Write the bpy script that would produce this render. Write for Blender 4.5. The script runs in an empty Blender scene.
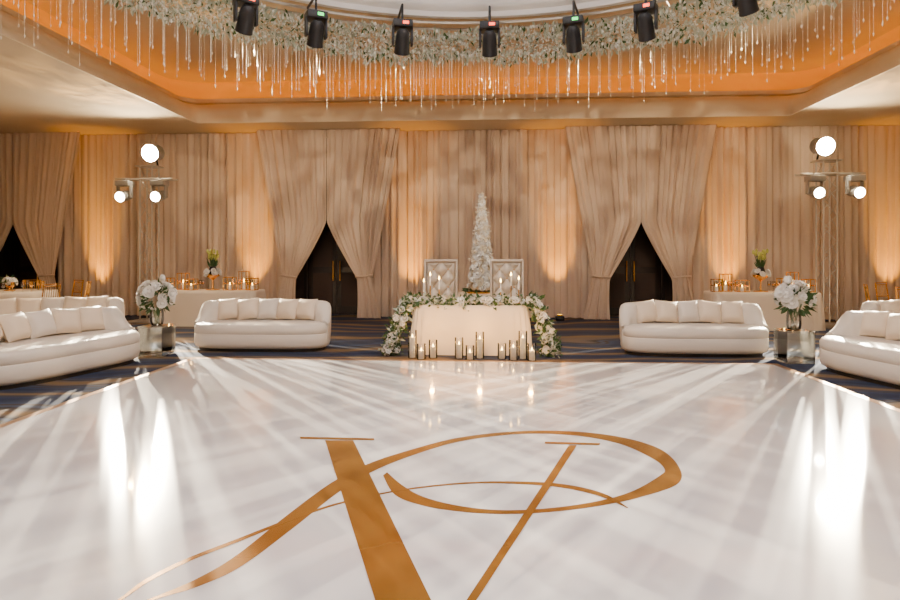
import bpy, bmesh, math, random
from mathutils import Vector, Matrix, Euler, noise
random.seed(7)
R=random.random
def U(a,b): return a+(b-a)*random.random()
sc=bpy.context.scene
COL=sc.collection

# ---------------------------------------------------------------- materials
def mat(name,c,rough=.6,metal=0,em=None,es=0,var=0,vs=8,bump=0,bs=60,coat=0,sheen=0,trans=0):
    m=bpy.data.materials.new(name); m.use_nodes=True
    nt=m.node_tree; b=nt.nodes['Principled BSDF']
    b.inputs['Base Color'].default_value=(*c,1); b.inputs['Roughness'].default_value=rough
    b.inputs['Metallic'].default_value=metal
    if coat: b.inputs['Coat Weight'].default_value=coat; b.inputs['Coat Roughness'].default_value=.05
    if sheen: b.inputs['Sheen Weight'].default_value=sheen
    if em: b.inputs['Emission Color'].default_value=(*em,1); b.inputs['Emission Strength'].default_value=es
    if var:
        n=nt.nodes.new('ShaderNodeTexNoise'); n.inputs['Scale'].default_value=vs
        tc=nt.nodes.new('ShaderNodeTexCoord'); nt.links.new(tc.outputs['Object'],n.inputs['Vector'])
        r=nt.nodes.new('ShaderNodeMix'); r.data_type='RGBA'
        r.inputs[6].default_value=(*[x*(1-var) for x in c],1); r.inputs[7].default_value=(*[min(1,x*(1+var)) for x in c],1)
        nt.links.new(n.outputs['Fac'],r.inputs[0]); nt.links.new(r.outputs[2],b.inputs['Base Color'])
    if bump:
        n=nt.nodes.new('ShaderNodeTexNoise'); n.inputs['Scale'].default_value=bs
        tc=nt.nodes.new('ShaderNodeTexCoord'); nt.links.new(tc.outputs['Object'],n.inputs['Vector'])
        bp=nt.nodes.new('ShaderNodeBump'); bp.inputs['Strength'].default_value=bump; bp.inputs['Distance'].default_value=.01
        nt.links.new(n.outputs['Fac'],bp.inputs['Height']); nt.links.new(bp.outputs[0],b.inputs['Normal'])
    return m
def clearmat(name,tint=(1,1,1),gl=.12):
    m=bpy.data.materials.new(name); m.use_nodes=True; nt=m.node_tree
    nt.nodes.remove(nt.nodes['Principled BSDF']); o=nt.nodes['Material Output']
    t=nt.nodes.new('ShaderNodeBsdfTransparent'); t.inputs[0].default_value=(*tint,1)
    g=nt.nodes.new('ShaderNodeBsdfGlossy'); g.inputs['Roughness'].default_value=.03
    f=nt.nodes.new('ShaderNodeFresnel'); a=nt.nodes.new('ShaderNodeMath'); a.operation='ADD'; a.inputs[1].default_value=gl
    nt.links.new(f.outputs[0],a.inputs[0]); mx=nt.nodes.new('ShaderNodeMixShader')
    nt.links.new(a.outputs[0],mx.inputs[0]); nt.links.new(t.outputs[0],mx.inputs[1]); nt.links.new(g.outputs[0],mx.inputs[2]); nt.links.new(mx.outputs[0],o.inputs[0])
    return m
m_floor=mat('white_gloss_vinyl',(.84,.82,.82),.14,0,var=.02,vs=1.5,coat=1)
m_gold_inlay=mat('gold_vinyl',(.48,.235,.045),.2,.65,var=.15,vs=3)
m_trim=mat('floor_edge_metal',(.40,.22,.10),.3,.6,var=.1)
m_curt=mat('pleated_voile',(.72,.56,.42),.8,0,var=.06,vs=1.2,sheen=.1)
m_curt2=mat('pleated_voile_swag',(.72,.56,.42),.8,0,var=.06,vs=1.2,sheen=.1)
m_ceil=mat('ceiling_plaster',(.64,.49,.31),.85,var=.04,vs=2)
m_cwall=mat('cove_plaster_amber_light_tint',(.85,.58,.12),.85,var=.04,vs=2)  # amber cove light put into the plaster colour
m_mould=mat('moulding_plaster',(.80,.65,.45),.6,var=.04,vs=3)
m_dome=mat('dome_white_plaster',(.92,.91,.90),.7,var=.02,vs=3)
m_wall=mat('dark_wall_panel',(.05,.025,.015),.6,var=.2,vs=2)
m_door=mat('dark_walnut_door',(.02,.01,.007),.35,var=.3,vs=5)
m_sofa=mat('white_leather',(.88,.80,.69),.42,var=.03,vs=3,bump=.12,bs=25)
m_tuft=mat('tufted_ivory_leather',(.72,.63,.52),.35,var=.03,vs=3)
m_pillow=mat('white_satin_pillow',(.94,.79,.60),.5,var=.03,bump=.1)
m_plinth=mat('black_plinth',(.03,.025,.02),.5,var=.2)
m_gold=mat('polished_gold',(.95,.52,.14),.22,1,var=.1)
m_black=mat('black_fixture_paint',(.012,.012,.014),.4,var=.2)
m_grey=mat('silver_fixture_paint',(.40,.38,.35),.35,.4,var=.1)
m_silver=mat('truss_aluminium',(.6,.57,.52),.3,.9,var=.1)
m_cloth=mat('white_tablecloth',(.92,.78,.60),.75,var=.03,vs=3)
m_petal=mat('white_petal',(.95,.92,.86),.6,var=.05,vs=14)
m_leaf=mat('green_leaf',(.05,.11,.03),.5,var=.4,vs=9)
m_leaf2=mat('silver_green_leaf',(.50,.54,.42),.6,var=.25,vs=9)
m_breath=mat('babys_breath',(.80,.80,.72),.6,var=.15,vs=9)
m_cream=mat('cream_feather',(.90,.80,.62),.7,var=.05,vs=12)
m_wax=mat('candle_wax',(.96,.93,.86),.5,0,em=(1,.75,.5),es=.15,var=.03)  # faint candle glow put into the wax as emission
m_flame=mat('candle_flame',(1,.7,.3),.5,0,em=(1,.55,.12),es=40,var=.02)
m_glass=clearmat('clear_glass'); m_acr=clearmat('clear_acrylic',(.96,.98,.98),.14)
m_crys=mat('crystal_bead',(.95,.86,.70),.12,.25,em=(1,.70,.38),es=.12,var=.05)  # slight warm brightness put into the beads as emission
m_lens=mat('lit_lens',(1,1,1),.2,0,em=(1,.86,.62),es=500,var=.02)
m_lens2=mat('lit_lens_soft',(1,1,1),.2,0,em=(1,.85,.65),es=120,var=.02)
m_lensd=mat('dim_lens',(.1,.1,.12),.1,0,em=(.9,.75,.6),es=.4,var=.1)
m_ind=mat('fixture_display',(.3,.02,.02),.3,0,em=(1,.10,.03),es=5,var=.1)
m_ind2=mat('fixture_display_green',(.02,.3,.05),.3,0,em=(.1,1,.2),es=3,var=.1)
m_cove=mat('amber_led_strip',(1,.4,.02),.5,0,em=(1,.42,.0),es=8,var=.02)
m_tulip=mat('yellow_green_tulip',(.55,.55,.12),.5,var=.2,vs=20)

def carpet():
    m=mat('swirl_carpet',(.1,.1,.12),.95); nt=m.node_tree; b=nt.nodes['Principled BSDF']
    tc=nt.nodes.new('ShaderNodeTexCoord'); mp=nt.nodes.new('ShaderNodeMapping'); mp.inputs['Scale'].default_value=(.6,1.0,1)
    w=nt.nodes.new('ShaderNodeTexWave'); w.wave_type='BANDS'; w.bands_direction='Y'; w.inputs['Scale'].default_value=.35; w.inputs['Distortion'].default_value=20; w.inputs['Detail'].default_value=2.5; w.inputs['Detail Scale'].default_value=.8
    r=nt.nodes.new('ShaderNodeValToRGB'); e=r.color_ramp.elements
    e[0].position=0; e[0].color=(.012,.022,.055,1); e[1].position=1; e[1].color=(.20,.12,.05,1)
    for p,c in ((.3,(.025,.045,.10,1)),(.45,(.04,.025,.015,1)),(.6,(.045,.065,.12,1)),(.75,(.025,.015,.012,1)),(.88,(.11,.09,.08,1))):
        x=e.new(p); x.color=c
    nt.links.new(tc.outputs['Object'],mp.inputs[0]); nt.links.new(mp.outputs[0],w.inputs['Vector']); nt.links.new(w.outputs['Fac'],r.inputs[0]); nt.links.new(r.outputs[0],b.inputs['Base Color'])
    return m
m_carpet=carpet()

# ---------------------------------------------------------------- mesh builder
class MB:
    def __init__(s): s.v=[];s.f=[];s.m=[];s.mats=[]
    def mi(s,m):
        if m not in s.mats: s.mats.append(m)
        return s.mats.index(m)
    def add(s,vs,fs,m,M=None):
        o=len(s.v); k=s.mi(m)
        if M is not None: vs=[M@Vector(v) for v in vs]
        s.v.extend([tuple(v) for v in vs]); s.f.extend([tuple(i+o for i in f) for f in fs]); s.m.extend([k]*len(fs))
    def rings(s,rings,m,close=True,cap0=False,cap1=False,M=None):
        n=len(rings[0]); vs=[p for r in rings for p in r]; fs=[]
        for a in range(len(rings)-1):
            for i in range(n if close else n-1):
                j=(i+1)%n; fs.append((a*n+i,a*n+j,(a+1)*n+j,(a+1)*n+i))
        if cap0: fs.append(tuple(range(n))[::-1])
        if cap1: fs.append(tuple(range((len(rings)-1)*n,len(rings)*n)))
        s.add(vs,fs,m,M)
    def lathe(s,prof,m,n=20,M=None,c=(0,0,0),cap=True):
        rg=[[(c[0]+r*math.cos(2*math.pi*i/n),c[1]+r*math.sin(2*math.pi*i/n),c[2]+z) for i in range(n)] for r,z in prof]
        s.rings(rg,m,True,cap,cap,M)
    def tube(s,p,q,r,m,n=6,r2=None,M=None):
        p=Vector(p);q=Vector(q);d=(q-p).normalized(); a=d.orthogonal().normalized(); b=d.cross(a); r2=r if r2 is None else r2
        rg=[[tuple(c+ (a*math.cos(2*math.pi*i/n)+b*math.sin(2*math.pi*i/n))*rr) for i in range(n)] for c,rr in ((p,r),(q,r2))]
        s.rings(rg,m,True,True,True,M)
    def box(s,c,d,m,bev=.0,M=None):
        bm=bmesh.new(); bmesh.ops.create_cube(bm,size=1)
        for v in bm.verts: v.co=Vector((v.co.x*d[0]+c[0],v.co.y*d[1]+c[1],v.co.z*d[2]+c[2]))
        if bev: bmesh.ops.bevel(bm,geom=bm.edges[:],offset=bev,segments=2,affect='EDGES',profile=.5)
        bm.verts.index_update(); s.add([v.co.copy() for v in bm.verts],[[v.index for v in f.verts] for f in bm.faces],m,M); bm.free()
    def ell(s,c,r,m,n=8,k=5,M=None):
        prof=[(math.sin(math.pi*i/k),-math.cos(math.pi*i/k)) for i in range(k+1)]
        prof[0]=(.02,-1);prof[-1]=(.02,1)
        rg=[[(c[0]+r[0]*a*math.cos(2*math.pi*j/n),c[1]+r[1]*a*math.sin(2*math.pi*j/n),c[2]+r[2]*z) for j in range(n)] for a,z in prof]
        s.rings(rg,m,True,True,True,M)
    def pillow(s,w,h,t,m,M,n=9):
        for sg in (1,-1):
            vs=[];fs=[]
            for i in range(n+1):
                for j in range(n+1):
                    u=-1+2*i/n; v=-1+2*j/n
                    z=sg*t*(max(0,1-abs(u)**3)**.5)*(max(0,1-abs(v)**3)**.5)
                    k=1-.05*(1-v*v)*abs(u)
                    k2=1-.05*(1-u*u)*abs(v)
                    vs.append((u*w/2*k,z,v*h/2*k2))
            for i in range(n):
                for j in range(n):
                    a=i*(n+1)+j; f=(a,a+1,a+n+2,a+n+1); fs.append(f if sg<0 else f[::-1])
            s.add(vs,fs,m,M)
    def rose(s,c,r,m,nrm=None):
        c=Vector(c); d=Vector(nrm) if nrm else Vector((U(-1,1),U(-1,1),U(.1,1))); q=d.to_track_quat('Z','Y').to_matrix().to_4x4()
        M=Matrix.Translation(c)@q@Matrix.Rotation(U(0,6),4,'Z')
        s.ell((0,0,r*.25),(r*.38,r*.38,r*.4),m,6,4,M)
        for ly,(np_,rr,zz,op) in enumerate(((5,.62,.45,.25),(6,1.0,.25,.5))):
            for i in range(np_):
                a=2*math.pi*i/np_+ly*.5; w=.62*rr*r
                P=Matrix.Rotation(a,4,'Z')
                vs=[(r*.12,-w*.4,-.1*r),(r*.12,w*.4,-.1*r),(rr*r*.75,-w,zz*r*.5),(rr*r*.75,w,zz*r*.5),(rr*r,-w*.6,zz*r+op*.1*r),(rr*r,w*.6,zz*r+op*.1*r),(rr*r*.6,0,-.02*r)]
                s.add(vs,[(0,1,6),(0,6,2),(1,3,6),(6,3,2),(2,3,5,4)],m,M@P)
    def leaf(s,c,l,w,m,d=None):
        c=Vector(c); d=Vector(d).normalized() if d is not None else Vector((U(-1,1),U(-1,1),U(-1,1))).normalized()
        a=d.orthogonal().normalized(); a=Matrix.Rotation(U(0,6.3),3,d)@a; b=d.cross(a)
        s.add([c,c+d*l*.5+a*w/2+b*w*.2,c+d*l,c+d*l*.5-a*w/2+b*w*.2,c+d*l*.5],[(0,1,4),(1,2,4),(2,3,4),(3,0,4)],m)
    def obj(s,name,loc=(0,0,0),rot=0,smooth=True,parent=None,mods=None,ang=40):
        me=bpy.data.meshes.new(name); me.from_pydata(s.v,[],s.f)
        for m in s.mats: me.materials.append(m)
        me.polygons.foreach_set('material_index',s.m)
        me.polygons.foreach_set('use_smooth',[smooth]*len(s.f))
        me.update()
        if smooth:
            try: me.set_sharp_from_angle(angle=math.radians(ang))
            except Exception: pass
        o=bpy.data.objects.new(name,me); COL.objects.link(o); o.location=loc; o.rotation_euler=(0,0,rot)
        if parent: o.parent=parent
        return o
def empty(name,loc=(0,0,0),rot=0):
    o=bpy.data.objects.new(name,None); COL.objects.link(o); o.location=loc; o.rotation_euler=(0,0,rot); o.empty_display_size=.2; return o
def dup(o,loc,rot=0,scale=None):
    n=o.copy(); n.location=loc; n.rotation_euler=(0,0,rot); COL.objects.link(n)
    for c in o.children:
        k=c.copy(); COL.objects.link(k); k.parent=n
    return n

# ---------------------------------------------------------------- room shell
X0,X1,Y0,Y1=-12.6,12.6,-5.0,15.2
ZS=4.5; ZC=5.78
b=MB(); b.box(((X0+X1)/2,(Y0+Y1)/2,-.1),(X1-X0,Y1-Y0,.2),m_carpet); b.obj('floor',smooth=False)
b=MB(); b.box((0,2.65,.014),(8.0,11.3,.028),m_floor,.004); 
b.obj('dance_floor',smooth=False)
b=MB()
b.box((0,8.34,.014),(8.16,.08,.028),m_trim); b.box((0,-3.04,.014),(8.16,.08,.028),m_trim)
for s in (-1,1): b.box((s*4.04,2.65,.014),(.08,11.3,.028),m_trim)
b.obj('dance_floor_edge_trim',smooth=False)
for nm,c,d in (('wall_back',(0,Y1+.1,3.2),(X1-X0+.4,.2,6.4)),('wall_front',(0,Y0-.1,3.2),(X1-X0+.4,.2,6.4)),('wall_left',(X0-.1,(Y0+Y1)/2,3.2),(.2,Y1-Y0,6.4)),('wall_right',(X1+.1,(Y0+Y1)/2,3.2),(.2,Y1-Y0,6.4))):
    b=MB(); b.box(c,d,m_wall); b.obj(nm,smooth=False)

TX,TYa,TYb,RC=6.45,-3.7,13.35,.12
def rrect(off):
    x0,x1,y0,y1=-TX-off,TX+off+.25,TYa-off,TYb+off; r=RC+off*.55
    pts=[]
    cs=[(x1-r,y1-r,0),(x0+r,y1-r,90),(x0+r,y0+r,180),(x1-r,y0+r,270)]
    for k,(cx,cy,a0) in enumerate(cs):
        for i in range(11):
            a=math.radians(a0+9*i); pts.append((cx+r*math.cos(a),cy+r*math.sin(a)))
        nx,ny,na=cs[(k+1)%4]; p=pts[-1]; a=math.radians(na); q=(nx+r*math.cos(a),ny+r*math.sin(a))
        for i in range(1,40): pts.append((p[0]+(q[0]-p[0])*i/40,p[1]+(q[1]-p[1])*i/40))
    return pts
def lvl(off,z): return [(x,y,z) for x,y in rrect(off)]
CX,CY=0.1,4.75
P0=rrect(0)
def rayrect(x,y):
    dx,dy=x-CX,y-CY; t=1e9
    if dx>1e-6: t=min(t,(X1-CX)/dx)
    if dx<-1e-6: t=min(t,(X0-CX)/dx)
    if dy>1e-6: t=min(t,(Y1-CY)/dy)
    if dy<-1e-6: t=min(t,(Y0-CY)/dy)
    return (CX+dx*t,CY+dy*t)
b=MB(); b.rings([[(*rayrect(x,y),ZS) for x,y in P0],[(x,y,ZS) for x,y in P0]],m_ceil)
b.rings([[(*rayrect(x,y),ZS+.02) for x,y in P0],[(x,y,ZS+.02) for x,y in P0]],m_ceil)
b.obj('ceiling_soffit',smooth=False)
prof=[(0,4.5),(-.04,4.5),(-.04,4.57),(.03,4.58),(.03,4.65),(.08,4.66)]
for i in range(11):
    a=math.radians(90*i/10); prof.append((.08+.52*(1-math.cos(a)),4.66+.40*math.sin(a)))
prof+=[(.64,5.06),(.64,5.11),(.58,5.13),(.58,5.22),(.70,5.22)]
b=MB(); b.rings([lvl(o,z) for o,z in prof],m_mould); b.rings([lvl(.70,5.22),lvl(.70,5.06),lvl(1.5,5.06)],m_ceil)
b.obj('trim_tray_moulding',ang=30)
b=MB(); b.rings([lvl(.95,5.07),lvl(.95,5.10),lvl(1.03,5.10),lvl(1.03,5.07)],m_cove); b.obj('cove_light_strip',smooth=False)
pr=[(1.5,5.06),(1.5,5.4)]
for i in range(9):
    a=math.radians(90*i/8); pr.append((1.5-.35*(1-math.cos(a)),5.4+.38*math.sin(a)))
RD=5.75
def circ(r,z):
    o=[]
    for x,y in rrect(1.15):
        a=math.atan2(y-CY,x-CX); o.append((CX+r*math.cos(a),CY+r*math.sin(a),z))
    return o
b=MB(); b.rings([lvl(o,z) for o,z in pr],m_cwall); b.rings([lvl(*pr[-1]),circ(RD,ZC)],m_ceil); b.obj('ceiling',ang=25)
dp=[(5.75,5.78),(5.75,5.64),(5.68,5.6),(5.58,5.6),(5.56,5.68),(5.48,5.7),(5.4,5.74),(5.38,5.82),(5.2,5.86),(5.05,5.9),(5.0,5.96),(4.95,6.0)]
for i in range(1,13):
    a=math.radians(90*i/12); dp.append((4.95*math.cos(a)+.02,6.0+.9*math.sin(a)))
b=MB(); b.rings([[(CX+r*math.cos(2*math.pi*i/120),CY+r*math.sin(2*math.pi*i/120),z) for i in range(120)] for r,z in dp],m_dome); b.obj('ceiling_dome',ang=50)

# ---------------------------------------------------------------- curtains
def drape(name,left,right,z0,z1,y,amp,wl,m,rows=24,seed=0,seg=None):
    rnd=random.Random(seed); W=max(abs(right(z)-left(z)) for z in (z0,z1,(z0+z1)/2))
    n=seg or int(W/.018)
    K=W/wl; vs=[];fs=[]
    a1=[rnd.uniform(0,6.28) for _ in range(5)]
    for j in range(rows+1):
        z=z0+(z1-z0)*j/rows; L=left(z);Rr=right(z)
        for i in range(n+1):
            u=i/n; t=u*K*2*math.pi
            t2=t+1.6*math.sin(t*.13+a1[0])+.9*math.sin(t*.31+a1[1])
            e=math.sin(t2)+.45*math.sin(t2*2.3+a1[2]+.15*z)+.35*math.sin(t2*.37+a1[3])
            env=(.75+.35*math.sin(t*.077+a1[4]))*(1.0-.35*j/rows)
            vs.append((L+(Rr-L)*u+amp*.35*math.cos(t2*1.0),y+amp*e*env,z))
    for j in range(rows):
        for i in range(n):
            a=j*(n+1)+i; fs.append((a,a+1,a+n+2,a+n+1))
    b=MB(); b.add(vs,fs,m); return b
OPEN=[-11.45,-3.63,3.71,11.6]
segs=[(-10.55,-4.55),(-2.75,2.82),(4.62,10.7)]
bk=MB()
for k,(a,c) in enumerate(segs):
    d=drape('c',lambda z,a=a:a,lambda z,c=c:c,.01,ZS-.01,14.40,.09,.18,m_curt,8,seed=k+1)
    bk.add(d.v,d.f,m_curt)
bk.obj('back_wall_curtain',ang=180)
def smooth(t): t=max(0,min(1,t)); return t*t*(3-2*t)
for k,cx in enumerate(OPEN):
    b=MB()
    for s in (-1,1):
        def inner(z,s=s,cx=cx):
            if z>2.3: o=.0
            elif z>.95: o=.72*((2.3-z)/1.35)**1.15
            else: o=.72+.02*math.sin(z*3)
            return cx+s*o
        def outer(z,s=s,cx=cx):
            if z>1.0: o=1.08+ (1.75-1.08)*((z-1.0)/3.5)**.9
            else: o=1.08+.22*(1-z)
            return cx+s*o
        L,Rr=(inner,outer) if s>0 else (outer,inner)
        d=drape('s',L,Rr,.01,ZS-.01,14.10-.02*(s>0),.06,.18,m_curt2,60,seed=20+k*2+s,seg=130)
        b.add(d.v,d.f,m_curt2)
        b.tube((cx+s*.70,14.02,.98),(cx+s*1.12,14.02,1.02),.022,m_curt,8)
    b.obj('draped_door_curtain',ang=180)
for s,nm in ((-1,'side_wall_curtain'),(1,'side_wall_curtain')):
    d=drape('w',lambda z:-4.8,lambda z:13.9,.01,ZS-.01,0,.06,.2,m_curt,4,seed=50+s,seg=500)
    bb=MB(); bb.add([(s*12.35+v[1],v[0],v[2]) for v in d.v],d.f,m_curt); bb.obj(nm,ang=180)
d=drape('w',lambda z:-12.2,lambda z:12.2,.01,ZS-.01,-4.8,.06,.25,m_curt,3,seed=77,seg=500)
bb=MB(); bb.add([v for v in d.v],d.f,m_curt); bb.obj('front_wall_curtain',ang=180)

for i,cx in enumerate(OPEN):
    b=MB(); y=15.13
    b.box((cx,y+.03,1.2),(1.62,.06,2.4),m_door)
    for s in (-1,1):
        b.box((cx+s*.37,y-.01,1.12),(.70,.05,2.2),m_door,.008)
        for zc,h in ((1.65,.9),(.62,.85)):
            b.box((cx+s*.37,y-.04,zc),(.5,.02,h),m_wall,.006)
        b.tube((cx+s*.09,y-.10,.85),(cx+s*.09,y-.10,1.35),.02,m_gold,8)
        for z in (.9,1.3): b.tube((cx+s*.09,y-.10,z),(cx+s*.09,y-.03,z),.01,m_gold,6)
    b.box((cx-.82,y,1.2),(.08,.09,2.4),m_door,.01);b.box((cx+.82,y,1.2),(.08,.09,2.4),m_door,.01);b.box((cx,y,2.38),(1.72,.09,.1),m_door,.01)
    b.obj('door_%d'%(i+1),smooth=False)

# ---------------------------------------------------------------- monogram
def cr(P,n=10):
    out=[]
    for i in range(len(P)-1):
        p0=P[max(i-1,0)];p1=P[i];p2=P[i+1];p3=P[min(i+2,len(P)-1)]
        for k in range(n):
            t=k/n; out.append(tuple(.5*((2*p1[a])+(-p0[a]+p2[a])*t+(2*p0[a]-5*p1[a]+4*p2[a]-p3[a])*t*t+(-p0[a]+3*p1[a]-3*p2[a]+p3[a])*t**3) for a in range(len(p1))))
    out.append(tuple(P[-1])); return out
AL=[(-1.269,2.5),(-1.139,2.605),(-1.023,2.787),(-0.907,3.189),(-0.785,3.674),(-0.643,4.034),(-0.419,4.37),(-0.071,4.735),(0.411,4.957),(0.854,4.942),(1.167,4.746),(1.331,4.418),(1.354,4.204),(1.288,4.076),(1.049,3.806),(0.807,3.638),(0.499,3.516),(0.209,3.472),(-0.051,3.525),(-0.265,3.646),(-0.41,3.818),(-0.54,4.033)]
AR=[(-1.285,2.52),(-1.182,2.662),(-1.093,2.876),(-0.998,3.319),(-0.867,3.828),(-0.699,4.187),(-0.448,4.494),(-0.081,4.834),(0.415,5.039),(0.873,5.052),(1.219,4.92),(1.439,4.659),(1.472,4.293),(1.37,3.95),(1.07,3.71),(.799,3.568),(.494,3.462),(.208,3.419),(-.052,3.444),(-.269,3.522),(-.435,3.665),(-.557,3.974)]
AL=[(-1.40,2.39)]+AL; AR=[(-1.40,2.40)]+AR
B=[(-1.47,2.3,.01),(-1.428,2.501,.02),(-1.398,2.643,.03),(-1.303,2.826,.035),(-1.143,3.035,.035),(-.959,3.277,.03),(-.736,3.513,.024),(-.408,3.726,.022),(-.038,3.86,.026),(.284,3.895,.04),(.6,3.863,.06),(.828,3.736,.055),(.952,3.542,.01)]
b=MB()
def ribbon(L,Rr,z):
    n=len(L); b.add([(p[0],p[1],z) for p in L]+[(p[0],p[1],z) for p in Rr],[(i,i+1,n+i+1,n+i) for i in range(n-1)],m_gold_inlay)
ribbon(cr(AL),cr(AR),.0292)
Bc=cr(B); L=[];Rr=[]
for i,p in enumerate(Bc):
    q0=Bc[max(i-1,0)];q1=Bc[min(i+1,len(Bc)-1)]; dx,dy=q1[0]-q0[0],q1[1]-q0[1]; n=math.hypot(dx,dy) or 1
    L.append((p[0]-dy/n*p[2]/2,p[1]+dx/n*p[2]/2)); Rr.append((p[0]+dy/n*p[2]/2,p[1]-dx/n*p[2]/2))
ribbon(L,Rr,.0296)
for k,q in enumerate(([(-1.144,4.697),(-.922,4.71),(-.126,2.598),(-.013,2.303),(-.196,2.128)],[(.771,4.683),(.833,4.687),(.105,2.612),(-.045,2.211),(-.08,2.19),(.061,2.609)],[(-1.371,4.774),(-.766,4.77),(-.754,4.72),(-1.351,4.724)],[(.595,4.759),(1.02,4.746),(1.008,4.70),(.588,4.71)])):
    b.add([(x,y,.0300+.0004*k) for x,y in q],[tuple(range(len(q)))],m_gold_inlay)
b.obj('gold_floor_monogram',smooth=False)

# ---------------------------------------------------------------- sofas
def make_sofa(name,loc,rot,a=1.07,bb=.48,bend=.10,pill=5):
    root=empty(name,loc,rot)
    def outl(t,ins=0):
        c,s=math.cos(t),math.sin(t); A=a-ins;Bb=bb-ins
        x=A*math.copysign(abs(c)**.78,c); y=Bb*math.copysign(abs(s)**.78,s)
        return x, y-bend*(x/a)**2+bend*.5
    N=72
    b=MB()
    def ring(ins,z): return [(*outl(2*math.pi*i/N,ins),z) for i in range(N)]
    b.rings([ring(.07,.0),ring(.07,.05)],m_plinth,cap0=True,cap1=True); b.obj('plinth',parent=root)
    b=MB(); b.rings([ring(.05,.05),ring(.015,.07),ring(0,.12),ring(0,.26),ring(.012,.275),ring(.0,.29),ring(0,.37),ring(.02,.41),ring(.06,.43),ring(.14,.44),ring(.3,.445)],m_sofa,cap0=True,cap1=True)
    b.obj('seat_base',parent=root,ang=60)
    b=MB(); rg=[]; M_=60
    T0,T1=math.radians(-6),math.radians(186)
    for i in range(M_+1):
        f=i/M_; t=T0+(T1-T0)*f; x,y=outl(t); x2,y2=outl(t+.01); tx,ty=x2-x,y2-y; n=math.hypot(tx,ty); nx,ny=-ty/n,tx/n
        e=smooth(min(f,1-f)/.11); h=.46+.28*e
        th=.22*(.55+.45*e)
        r=[]
        for ins,z in ((.01,.10),(-.012,.25),(-.02,.42),(-.02,h-.08),(.0,h-.02),(.05,h+.012),(th*.6,h+.015),(th*.9,h-.015),(th,h-.07),(th+.01,.44),(th,.40),(th*.5,.10)):
            r.append((x+nx*ins,y+ny*ins,min(z,h+.02) if z>.42 else z))
        rg.append(r)
    b.rings(rg,m_sofa,True,True,True); b.obj('curved_backrest',parent=root,ang=60)
    b=MB()
    for k in range(pill):
        f=(k-(pill-1)/2)/((pill-1)/2) if pill>1 else 0
        x=f*(a-.42); y0=bb-.33-bend*(x/a)**2+bend*.5
        M=Matrix.Translation((x,y0-.02*(k%2),.62))@Matrix.Rotation(f*-.25+U(-.12,.12),4,'Z')@Matrix.Rotation(-.36,4,'X')@Matrix.Rotation(U(-.14,.14),4,'Y')
        b.pillow(.36,.35,.11,m_pillow if k!=2 else m_sofa,M)
    b.obj('throw_pillows',parent=root)
    return root
make_sofa('curved_white_sofa',(-3.42,9.45,0),0)
make_sofa('curved_white_sofa.001',(3.28,9.36,0),0)
make_sofa('curved_white_sofa.002',(-5.32,7.32,0),math.radians(76),a=1.12,bb=.54,bend=.10)
make_sofa('curved_white_sofa.003',(5.10,7.28,0),math.radians(-76),a=1.12,bb=.54,bend=.10)
make_sofa('curved_white_sofa.004',(-7.1,9.6,0),math.radians(30))
make_sofa('curved_white_sofa.005',(7.1,9.5,0),math.radians(-30))

# ---------------------------------------------------------------- acrylic pedestals with flowers
def pedestal(loc):
    root=empty('acrylic_side_table',loc)
    b=MB(); s=.38;h=.45
    b.box((0,0,h-.01),(s,s,.02),m_acr,.002); b.box((0,0,.012),(s,s,.02),m_acr,.002)
    for x,y,w,d in ((-s/2+.006,0,.012,s),(s/2-.006,0,.012,s),(0,-s/2+.006,s-.024,.012),(0,s/2-.006,s-.024,.012)): b.box((x,y,h/2),(w,d,h-.044),m_acr)
    b.obj('acrylic_cube',parent=root,smooth=False)
    return root
def bouquet(loc,R0=.235):
    b=MB()
    b.lathe([(.06,0),(.085,.01),(.1,.08),(.095,.2),(.085,.24),(.09,.26)],m_glass,20,cap=False)
    b.lathe([(.055,.004),(.08,.015),(.09,.08),(.088,.14)],m_glass,16)
    for i in range(12):
        a=U(0,6.3); b.tube((.04*math.cos(a+2),.04*math.sin(a+2),.02),(.10*math.cos(a),.10*math.sin(a),.36),.005,m_leaf,5)
    for i in range(38):
        d=Vector((U(-1,1),U(-1,1),U(-.35,1))).normalized(); r=R0*U(.7,1.1)
        p=Vector((d.x*r,d.y*r,.42+d.z*r*.95)); b.rose(p,U(.055,.09),m_petal,d)
    for i in range(60):
        d=Vector((U(-1,1),U(-1,1),U(-.8,1))).normalized(); b.leaf(Vector((0,0,.40))+d*R0*.55,U(.12,.2),.06,m_leaf,d)
    for i in range(3):
        a=U(0,6.3); d=Vector((.35*math.cos(a),.35*math.sin(a),1)).normalized(); p=Vector((0,0,.42)); b.tube(p,p+d*.26,.006,m_leaf,5); b.ell(p+d*.29,(.035,.035,.06),m_petal,8,6)
    return b.obj('white_flower_arrangement',loc)
pedestal((-4.78,8.72,0)); pedestal((4.46,8.70,0))
bouquet((-4.78,8.72,.452)); bouquet((4.46,8.70,.452))

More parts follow.
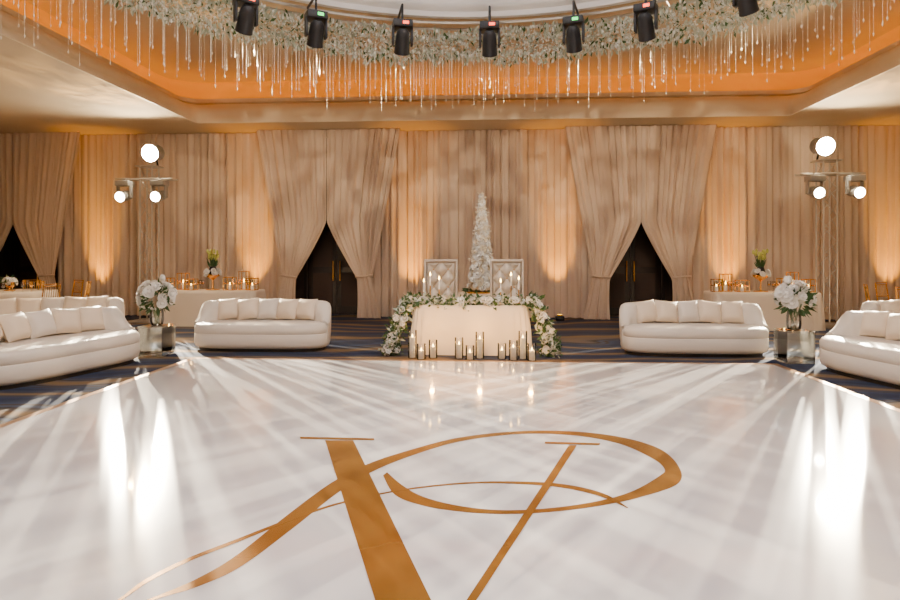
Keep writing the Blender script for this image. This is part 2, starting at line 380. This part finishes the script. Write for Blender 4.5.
# ---------------------------------------------------------------- sweetheart table
def cloth_table(name,loc,a,bq,h,sq=.25,ripple=.02):
    b=MB(); N=220
    def ring(ex,z,rp):
        o=[]
        for i in range(N):
            t=2*math.pi*i/N; c,s=math.cos(t),math.sin(t)
            x=(a+ex)*math.copysign(abs(c)**sq,c); y=(bq+ex)*math.copysign(abs(s)**sq,s)
            k=rp*math.sin(22*t+1.2*math.sin(5*t)); n=math.hypot(x,y)
            o.append((x+k*x/n,y+k*y/n,z))
        return o
    b.rings([ring(.05,.01,ripple),ring(.035,h*.5,ripple*.7),ring(.01,h-.08,ripple*.15),ring(.004,h-.012,0),ring(-.012,h,0),ring(-.2,h,0)],m_cloth,cap1=True)
    return b.obj(name,loc,ang=70)
TXc=-.09
cloth_table('sweetheart_table',(TXc,9.3,0),.86,.34,.75)
b=MB()
def gflow(p,n=1,r=.05,sp=.05):
    for _ in range(n):
        q=(p[0]+U(-sp,sp),p[1]+U(-sp,sp),p[2]+U(-sp,sp)*.8)
        b.rose(q,U(.7,1.2)*r,m_petal,(U(-.6,.6),-1,U(-.1,.9)))
    for _ in range(9*n):
        q=(p[0]+U(-sp,sp)*1.5,p[1]+U(-sp,sp),p[2]+U(-sp,sp)*1.3)
        b.leaf(q,U(.06,.13),.045,m_leaf if R()<.8 else m_leaf2)
for i in range(54):
    x=-.95+1.9*i/53; gflow((x,9.02,.80+.02*math.sin(i)),1,.05,.055)
for s in (-1,1):
    for i in range(44):
        t=i/43; x=s*(.97+.08*math.sin(t*3)+.26*t**2.2); z=.78-.70*t**.9; gflow((x,8.99-.08*t,max(.07,z)),1,.05,.07)
    for i in range(14):
        gflow((s*(1.10+U(0,.18)),8.90+U(-.08,.1),U(.06,.17)),1,.05,.05)
    for i in range(14): gflow((s*.95,9.05+.5*i/13,.81),1,.045,.04)
b.obj('rose_garland',(TXc,0,0))

def candle(name,loc,h,r=.042,gh=None):
    b=MB(); gh=gh or h+.1
    b.lathe([(r+.018,0),(r+.022,.004),(r+.022,gh)],m_glass,16,cap=False)
    b.lathe([(r+.02,.001),(r+.02,.006)],m_glass,16)
    b.lathe([(r,.008),(r,h),(r*.8,h+.004),(r*.3,h-.004)],m_wax,14)
    b.lathe([(.002,h),(.010,h+.012),(.009,h+.026),(.001,h+.045)],m_flame,8)
    return b.obj(name,loc)
cs=[(-.84,8.70,.30),(-.70,8.60,.12),(-.54,8.72,.16),(-.16,8.70,.20),(.0,8.60,.1),(.14,8.72,.28),(.46,8.70,.12),(.62,8.60,.18),(.76,8.70,.30),(.88,8.58,.14)]
for i,(x,y,h) in enumerate(cs): candle('pillar_candle' if i==0 else 'pillar_candle.%03d'%i,(x+TXc,y,0.001),h)
for i,x in enumerate((-.74,-.64,-.5,.46,.62,.74)):
    b=MB(); hh=(.16,.26,.2)[i%3]
    b.lathe([(.035,0),(.035,.01),(.008,.02),(.008,hh),(.016,hh+.01)],m_gold,12)
    b.lathe([(.011,hh+.01),(.009,hh+.16)],m_wax,8); b.lathe([(.001,hh+.16),(.014,hh+.18),(.001,hh+.225)],m_flame,8)
    b.obj('taper_candlestick' if i==0 else 'taper_candlestick.%03d'%i,(x+TXc,9.36,.752))

def throne(loc,rot=0):
    root=empty('tufted_throne_chair',loc,rot)
    b=MB(); W=.56; dx,dz=.125,.15
    n=48;m_=64; vs=[];fs=[]
    for j in range(m_+1):
        for i in range(n+1):
            x=-W/2+.03+(W-.06)*i/n; z=.5+.88*j/m_
            u=x/dx; v=(z-.5)/dz
            t=abs(math.sin(math.pi*(u+v)/2))*abs(math.sin(math.pi*(u-v)/2))
            e=min(1,min(i,n-i)/3,min(j,m_-j)/3)
            vs.append((x,.17-.10*(t**.45)*e,z))
    for j in range(m_):
        for i in range(n):
            a=j*(n+1)+i; fs.append((a,a+1,a+n+2,a+n+1))
    b.add(vs,fs,m_tuft); b.box((0,.225,.92),(W,.09,.94),m_tuft,.02)
    for j in range(7):
        for i in range(-2,3):
            if (i+j)%2==0 and abs(i*dx)<W/2-.04 and j>0 : b.ell((i*dx,.16,.5+j*dz),(.014,.012,.014),m_gold,6,4)
    for s in (-1,1): b.box((s*(W/2-.01),.17,.94),(.035,.13,.95),m_tuft,.012)
    b.box((0,.17,1.405),(W+.015,.13,.04),m_tuft,.012)
    b.obj('tufted_back',parent=root,ang=60)
    b=MB(); b.box((0,-.02,.42),(W,.5,.16),m_tuft,.03)
    for s in (-1,1):
        b.box((s*.255,.0,.60),(.05,.42,.06),m_tuft,.015); b.tube((s*.255,-.19,.45),(s*.255,-.19,.6),.016,m_gold,8)
    b.obj('seat_and_arms',parent=root)
    b=MB()
    for x in (-.23,.23):
        for y in (-.22,.22): b.tube((x,y,0),(x*.96,y*.96,.36),.014,m_gold,8,.02)
    b.obj('legs',parent=root)
throne((-.63,10.15,0)); throne((.50,10.15,0))

# cake
cloth_table('cake_table',(.06,12.0,0),.5,.5,.74,1.0,.02)
b=MB()
b.lathe([(.30,0),(.30,.03),(.05,.04),(.05,.06),(.27,.07)],m_gold,28)
b.lathe([(.21,.07),(.18,.5),(.135,1.0),(.09,1.5),(.04,1.9),(.01,1.98)],m_cream,24)
for i in range(190):
    t=(i+R()*.6)/190; z=.10+1.86*t; r=.22*(1-t)**.85+.01; a=i*2.399
    b.rose((r*math.cos(a),r*math.sin(a),z+U(-.02,.02)),.078*(1.1-.5*t)*U(.8,1.15),m_petal if i%3 else m_cream,(math.cos(a)+U(-.4,.4),math.sin(a)+U(-.4,.4),U(-.1,.6)))
for i in range(160):
    t=R(); z=.10+1.9*t; r=.25*(1-t)**.85+.02; a=U(0,6.28); b.leaf((r*math.cos(a),r*math.sin(a),z),U(.05,.09),.03,m_cream,(math.cos(a),math.sin(a),U(-.2,1)))
for i in range(60):
    a=U(0,6.28); b.leaf((.27*math.cos(a),.27*math.sin(a),.04),U(.1,.18),.06,m_leaf,(math.cos(a),math.sin(a),U(0,.6)))
b.obj('tall_wedding_cake',(.06,12.0,.742))

# ---------------------------------------------------------------- dessert / bar tables
def dessert(x,y):
    cloth_table('dessert_table',(x,y,0),1.05,.38,.75)
    for dx,dy,h,w in ((-.92,-.1,.26,.16),(-.68,.05,.36,.18),(-.42,-.12,.24,.2),(.42,-.1,.28,.2),(.66,.06,.40,.16),(.9,-.08,.26,.18)):
        b=MB()
        for sx in (-1,1):
            for sy in (-1,1): b.box((sx*w/2,sy*w/2,h/2),(.014,.014,h),m_gold)
        for z in (.007,h-.007,h*.5):
            for s in (-1,1): b.box((0,s*w/2,z),(w,.014,.014),m_gold); b.box((s*w/2,0,z),(.014,w,.014),m_gold)
        b.box((0,0,h*.5),(w-.02,w-.02,.006),m_glass); b.box((0,0,.006),(w-.01,w-.01,.008),m_gold)
        b.lathe([(.03,.012),(.03,h*.4),(.01,h*.4)],m_wax,10); b.lathe([(.001,h*.4),(.015,h*.47),(.001,h*.6)],m_flame,6)
        b.obj('gold_lantern',(x+dx,y+dy,.752),smooth=False)
    b=MB()
    b.lathe([(.14,0),(.14,.015),(.02,.03),(.015,.2),(.03,.22),(.14,.30),(.15,.34)],m_gold,20)
    b.lathe([(.07,.3),(.09,.4),(.06,.5)],m_black,14)
    for i in range(26):
        d=Vector((U(-.35,.35),U(-.35,.35),1)).normalized(); p=Vector((0,0,.45)); q=p+d*U(.22,.40); b.tube(p,q,.005,m_leaf,4); b.ell(q,(.028,.028,.05),m_tulip,6,5)
    for i in range(30): b.leaf((U(-.05,.05),U(-.05,.05),.45),U(.15,.28),.035,m_leaf,(U(-.5,.5),U(-.5,.5),1))
    for i in range(26):
        a=U(0,6.28); b.rose((.15*math.cos(a),.15*math.sin(a),.36+U(-.04,.06)),.055,m_petal,(math.cos(a),math.sin(a),.6))
    b.obj('tulip_centerpiece',(x,y,.752))
    b=MB()
    for i in range(22):
        gx=U(.3,.95)*(-1 if i%2 else 1); gy=.26+U(-.05,.05)
        b.lathe([(.028,0),(.004,.006),(.004,.08),(.03,.11),(.035,.16),(.03,.2)],m_glass,10,c=(gx,gy,0),cap=False)
        b.lathe([(.025,.112),(.031,.15)],m_gold,10,c=(gx,gy,0))
    b.obj('wine_glasses',(x,y,.752))
dessert(-5.72,12.6); dessert(5.75,12.6)

def chiavari():
    b=MB()
    for x in (-.19,.19):
        b.tube((x,-.19,0),(x*.95,-.18,.45),.013,m_gold,6); b.tube((x,.2,0),(x*.9,.19,.46),.013,m_gold,6); b.tube((x*.9,.19,.46),(x*.85,.26,.92),.013,m_gold,6)
        for z in (.15,.28): b.tube((x,-.19,z),(x,.2,z),.008,m_gold,5)
    for y in (-.19,.2):
        for z in (.18,.3): b.tube((-.19,y,z),(.19,y,z),.008,m_gold,5)
    for z,y in ((.56,.205),(.64,.215),(.88,.255),(.92,.26)): b.tube((-.165,y,z),(.165,y,z),.010,m_gold,5)
    for i in range(7):
        x=-.13+.26*i/6; b.tube((x,.215,.64),(x,.255,.88),.006,m_gold,5)
    b.box((0,0,.465),(.40,.40,.02),m_gold,.006); b.box((0,0,.50),(.39,.39,.05),m_pillow,.02)
    return b
ch0=chiavari().obj('gold_chiavari_chair',(0,0,0))
first=True
for (tx,ty) in ((-9.8,12.0),(8.95,11.7)):
    cloth_table('banquet_table',(tx,ty,0),.85,.85,.75,1.0,.03)
    for i in range(8):
        a=2*math.pi*(i+.5)/8; p=(tx+1.2*math.cos(a),ty+1.2*math.sin(a),0); r=a-math.pi/2
        if first: ch0.location=p; ch0.rotation_euler=(0,0,r); first=False
        else: dup(ch0,p,r)
    b=MB()
    b.lathe([(.10,0),(.10,.015),(.02,.03),(.015,.06),(.08,.1)],m_gold,16)
    for i in range(24):
        d=Vector((U(-1,1),U(-1,1),U(-.1,1))).normalized(); b.rose(Vector((0,0,.16))+d*.12,.05,m_petal,d)
    for i in range(24): b.leaf((0,0,.17),U(.18,.22),.05,m_leaf,(U(-1,1),U(-1,1),U(0,1)))
    b.obj('flower_centerpiece',(tx,ty,.752))
    b=MB()
    for i in range(24):
        a=2*math.pi*i/24; r=.62 if i%3 else .5
        b.lathe([(.028,0),(.004,.006),(.004,.08),(.03,.11),(.035,.16),(.03,.2)],m_gold if i%2 else m_glass,10,c=(r*math.cos(a),r*math.sin(a),0),cap=False)
    b.obj('table_glassware',(tx,ty,.752))

# ---------------------------------------------------------------- light towers
def head(b,M,lens,s=1.0,body=None,tilt=20,L=.15):
    body=body or m_black
    b.box((0,0,.19*s),(.26*s,.22*s,.10*s),body,.015,M)
    for k in (-1,1): b.box((k*.125*s,0,.04*s),(.03*s,.09*s,.24*s),body,.01,M)
    T=M@Matrix.Translation((0,0,-.04*s))@Matrix.Rotation(math.radians(tilt),4,'X')@Matrix.Rotation(math.radians(90),4,'X')
    b.lathe([(.05*s,-L*s),(.085*s,-.13*s),(.095*s,-.02*s),(.10*s,.1*s),(.105*s,.14*s),(.095*s,.15*s)],body,20,T)
    b.lathe([(.092*s,.149*s),(.07*s,.156*s),(.01*s,.160*s)],lens,20,T)
TWX={-1:-7.47,1:7.38}
for i,sx in enumerate((-1,1)):
    root=empty('stage_light_tower',(TWX[sx],13.2,0))
    b=MB(); w=.14
    b.box((0,0,.015),(.7,.7,.03),m_silver,.005)
    for x in (-w,w):
        for y in (-w,w): b.tube((x,y,.03),(x,y,3.5),.018,m_silver,8)
    k=0; z=.1
    while z<3.3:
        for (p,q) in (((-w,-w),(w,-w)),((w,-w),(w,w)),((w,w),(-w,w)),((-w,w),(-w,-w))):
            a_,b_=(p,q) if k%2 else (q,p); b.tube((*a_,z),(*b_,z+.28),.008,m_silver,5)
        k+=1; z+=.28
    b.obj('truss_column',parent=root)
    b=MB()
    for y in (-.12,.12): b.tube((-.65,y-.12,3.2),(.65,y-.12,3.2),.022,m_silver,8)
    for q in range(8): b.tube((-.6+.16*q,-.24,3.2),(-.6+.16*(q+1),0,3.2),.009,m_silver,5)
    b.obj('crossbar',parent=root)
    b=MB()
    for x in (-.4,.4):
        M=Matrix.Translation((x,-.3,2.86)); b.tube((x,-.26,3.05),(x,-.26,3.22),.02,m_silver,6); head(b,M,m_lens2,1.2,m_grey,12)
    b.obj('moving_head_lights',parent=root)
    b=MB(); T=Matrix.Translation((-sx*.2,-.2,3.78))@Matrix.Rotation(math.radians(102),4,'X')@Matrix.Scale(1.15,4)
    b.lathe([(.1,-.2),(.15,-.15),(.16,.1),(.165,.12)],m_grey,24,T); b.lathe([(.163,.119),(.15,.127),(.01,.13)],m_lens,24,T)
    b.tube((-sx*.2,-.0,3.5),(-sx*.2,-.1,3.75),.02,m_black,8); b.box((0,0,3.5),(.5,.34,.03),m_silver,.005)
    b.obj('spotlight',parent=root)

# ---------------------------------------------------------------- floral ring chandelier
root=empty('floral_ring_chandelier',(CX,CY-.1,0))
b=MB(); RR=5.85
for rr,z in ((RR-.15,5.5),(RR+.15,5.5)):
    n=96
    rg=[[((rr+.025*math.cos(k*math.pi/3))*math.cos(2*math.pi*i/n),(rr+.025*math.cos(k*math.pi/3))*math.sin(2*math.pi*i/n),z+.025*math.sin(k*math.pi/3)) for k in range(6)] for i in range(n+1)]
    b.rings(rg,m_silver)
for i in range(24):
    a=2*math.pi*i/24; b.tube(((RR-.14)*math.cos(a),(RR-.14)*math.sin(a),5.5),((RR+.14)*math.cos(a),(RR+.14)*math.sin(a),5.5),.015,m_silver,6)
    if i%3==0: b.tube(((RR+.15)*math.cos(a),(RR+.15)*math.sin(a),5.5),((RR+.15)*math.cos(a),(RR+.15)*math.sin(a),5.80),.012,m_silver,6)
b.obj('ring_truss',parent=root)
b=MB()
for i in range(30000):
    a=U(0,2*math.pi); t=U(0,6.283); q=math.sqrt(R()); lump=.9+.25*math.sin(a*37)*math.sin(a*23+1)
    r=RR+.34*q*math.cos(t)*lump; z=5.14+.28*q*math.sin(t)*lump
    k=R(); m=m_breath if k<.50 else (m_leaf2 if k<.90 else m_leaf)
    s_=.6 if m is m_breath else 1
    b.leaf((r*math.cos(a),r*math.sin(a),z),U(.07,.15)*s_,U(.03,.06),m,(math.cos(a)*math.cos(t)+U(-.7,.7),math.sin(a)*math.cos(t)+U(-.7,.7),math.sin(t)+U(-.7,.7)))
b.obj('garland',parent=root,smooth=False)
b=MB()
NS=860
for i in range(NS):
    a=2*math.pi*(i+U(-.3,.3))/NS; r=RR+(-.28,.0,.32,.7)[i%4]+U(-.06,.06); zb=(4.22,4.5,4.34,4.62,4.28)[i%5]+U(-.08,.08)
    x,y=r*math.cos(a),r*math.sin(a)
    b.tube((x,y,5.05 if i%4<3 else 5.77),(x,y,zb),.0024,m_crys,3)
    z=5.0
    while z>zb+.05:
        s=.0075; b.add([(x+s,y,z),(x,y+s,z),(x-s,y,z),(x,y-s,z),(x,y,z+s*1.7),(x,y,z-s*1.7)],[(0,1,4),(1,2,4),(2,3,4),(3,0,4),(1,0,5),(2,1,5),(3,2,5),(0,3,5)],m_crys); z-=.10
    s=.012; z=zb; b.add([(x+s,y,z),(x,y+s,z),(x-s,y,z),(x,y-s,z),(x,y,z+s*2),(x,y,z-s*3)],[(0,1,4),(1,2,4),(2,3,4),(3,0,4),(1,0,5),(2,1,5),(3,2,5),(0,3,5)],m_crys)
b.obj('crystal_strands',parent=root,smooth=False)
b=MB(); 
fx=[(-3.33,8.5),(-2.47,9.1),(-1.19,9.52),(.2,9.68),(1.52,9.55),(2.52,9.1),(3.6,8.2)]
for q,(x,y) in enumerate(fx):
    ang=math.atan2(x-CX,y-CY+.1)
    M=Matrix.Translation((x-CX,y-CY+.1,4.94))@Matrix.Rotation(-ang+math.pi,4,'Z')
    head(b,M,m_lensd,1.2,None,58,.18)
    M2=Matrix.Translation((x-CX,y-CY+.1,4.94))@Matrix.Rotation(-ang,4,'Z'); b.box((.04,-.137,.23),(.09,.004,.045),m_ind if q%3!=1 else m_ind2,0,M2)
    b.tube((x-CX,y-CY+.1,5.18),(x-CX,y-CY+.1,5.5),.02,m_black,6)
    d=Vector((x-CX,y-CY+.1,0)); n=d.normalized(); b.tube((d.x,d.y,5.5),(n.x*(RR-.15),n.y*(RR-.15),5.5),.02,m_black,6)
b.obj('moving_head_fixtures',parent=root)

# ---------------------------------------------------------------- lights
def aim(o,t): o.rotation_euler=(Vector(t)-o.location).to_track_quat('-Z','Y').to_euler()
def spot(name,loc,tgt,e,col,size,blend=.5,rad=.05,gobo=None,mn=.03):
    l=bpy.data.lights.new(name,'SPOT'); l.energy=e; l.color=col; l.spot_size=math.radians(size); l.spot_blend=blend; l.shadow_soft_size=rad
    o=bpy.data.objects.new(name,l); COL.objects.link(o); o.location=loc; aim(o,tgt)
    if gobo:
        sx,sy,lo,hi,gain,seed=gobo
        l.use_nodes=True; nt=l.node_tree; em=[n for n in nt.nodes if n.type=='EMISSION'][0]
        tc=nt.nodes.new('ShaderNodeTexCoord'); sp=nt.nodes.new('ShaderNodeSeparateXYZ'); nt.links.new(tc.outputs['Normal'],sp.inputs[0])
        cb=nt.nodes.new('ShaderNodeCombineXYZ')
        for k,s in ((0,sx),(1,sy)):
            dv=nt.nodes.new('ShaderNodeMath'); dv.operation='DIVIDE'; nt.links.new(sp.outputs[k],dv.inputs[0]); nt.links.new(sp.outputs[2],dv.inputs[1])
            ml=nt.nodes.new('ShaderNodeMath'); ml.operation='MULTIPLY'; ml.inputs[1].default_value=s; nt.links.new(dv.outputs[0],ml.inputs[0]); nt.links.new(ml.outputs[0],cb.inputs[k])
        cb.inputs[2].default_value=seed
        nz=nt.nodes.new('ShaderNodeTexNoise'); nz.inputs['Scale'].default_value=1; nz.inputs['Detail'].default_value=1.2; nt.links.new(cb.outputs[0],nz.inputs['Vector'])
        mr=nt.nodes.new('ShaderNodeMapRange'); mr.interpolation_type='SMOOTHSTEP'; mr.inputs[1].default_value=lo; mr.inputs[2].default_value=hi; mr.inputs[3].default_value=mn; mr.inputs[4].default_value=gain
        nt.links.new(nz.outputs[0],mr.inputs[0]); nt.links.new(mr.outputs[0],em.inputs['Strength'])
    return o
def area(name,loc,tgt,e,col,sx,sy=None,shape='RECTANGLE'):
    l=bpy.data.lights.new(name,'AREA'); l.energy=e; l.color=col; l.shape=shape; l.size=sx
    if sy: l.size_y=sy
    o=bpy.data.objects.new(name,l); COL.objects.link(o); o.location=loc; aim(o,tgt); return o
area('dome_light',(CX,CY-2.2,5.75),(CX,CY-3.2,0),150,(.88,.87,1),5.5,shape='DISK')
area('dome_uplight',(CX,CY,5.5),(CX,CY,9),330,(.97,.95,1),7,shape='DISK')
AMB=(1,.41,.0)
for i,x in enumerate((-9.35,-5.45,-1.62,1.83,5.75,9.4)):
    b=MB(); b.box((0,0,.06),(.2,.16,.10),m_black,.015); b.lathe([(.06,.11),(.065,.14)],m_black,14); b.lathe([(.055,.1405),(.01,.142)],m_cove,14)
    b.obj('uplight_fixture' if i==0 else 'uplight_fixture.%03d'%i,(x,13.80,0))
    spot('amber_uplight',(x,13.80,.17),(x,14.5,2.0),430,AMB,40,.95,.03)
    spot('amber_soffit_glow',(x,13.75,.2),(x,14.25,4.2),380,AMB,36,.95,.03)
for s in (-1,1):
    for k,dx in enumerate((-.4,.4)):
        spot('tower_beam',(TWX[s]+dx,12.7,2.78),(s*(1.6+1.6*k),4.2,0),3300,(1,.86,.64),58,.6,.01,(48,2.6,.50,.60,3.5,k*7+s*3),.0)
    spot('tower_flood',(s*7.3,12.6,3.72),(s*3.0,5,0),1300,(1,.80,.55),82,.8,.01,(38,2.4,.48,.60,2.4,s*4+1))
    spot('added_curtain_halo',(s*7.3,12.9,3.8),(s*7.35,15,3.8),150,(1,.80,.50),100,.95,.1)  # added lamp, makes a halo on the curtain behind the spotlight
for i,(x,y) in enumerate(fx):
    spot('ring_beam',(x,y+.15,4.68),(x*1.9,14.3,2.9),150,(1,.80,.54),54,.8,.02,(13,9,.40,.60,1.8,i*5.3),.2)
for s in (-1,1):
    spot('ceiling_wash',(s*7.3,12.2,3.4),(s*5.5,7.5,5.5),300,(1,.62,.20),95,.8,.04,(9,9,.42,.6,1.8,s*9),.25)
spot('added_cake_fill',(.9,9.4,4.6),(.06,12,1.7),230,(1,.86,.64),24,.6,.05)  # added lamp without a fixture, brightens the cake
spot('table_spot',(-1.6,5.0,5.3),(-.09,9.4,.8),300,(1,.78,.48),28,.7,.08)
for x,y in ((-.38,8.55),(.30,8.55),(1.02,8.5)):
    l=bpy.data.lights.new('candle_glow','POINT'); l.energy=10; l.color=(1,.48,.10); l.shadow_soft_size=.03
    o=bpy.data.objects.new('candle_glow',l); COL.objects.link(o); o.location=(x-.25,y,.5)

w=bpy.data.worlds.new('World'); sc.world=w; w.use_nodes=True; w.node_tree.nodes['Background'].inputs[0].default_value=(1,.8,.6,1); w.node_tree.nodes['Background'].inputs[1].default_value=.02

cd=bpy.data.cameras.new('camera'); cam=bpy.data.objects.new('camera',cd); COL.objects.link(cam)
cd.sensor_width=36; cd.lens=24; cd.shift_y=-.05
cam.location=(.12,0,1.5); cam.rotation_euler=(math.radians(90),0,math.radians(3.3)); sc.camera=cam
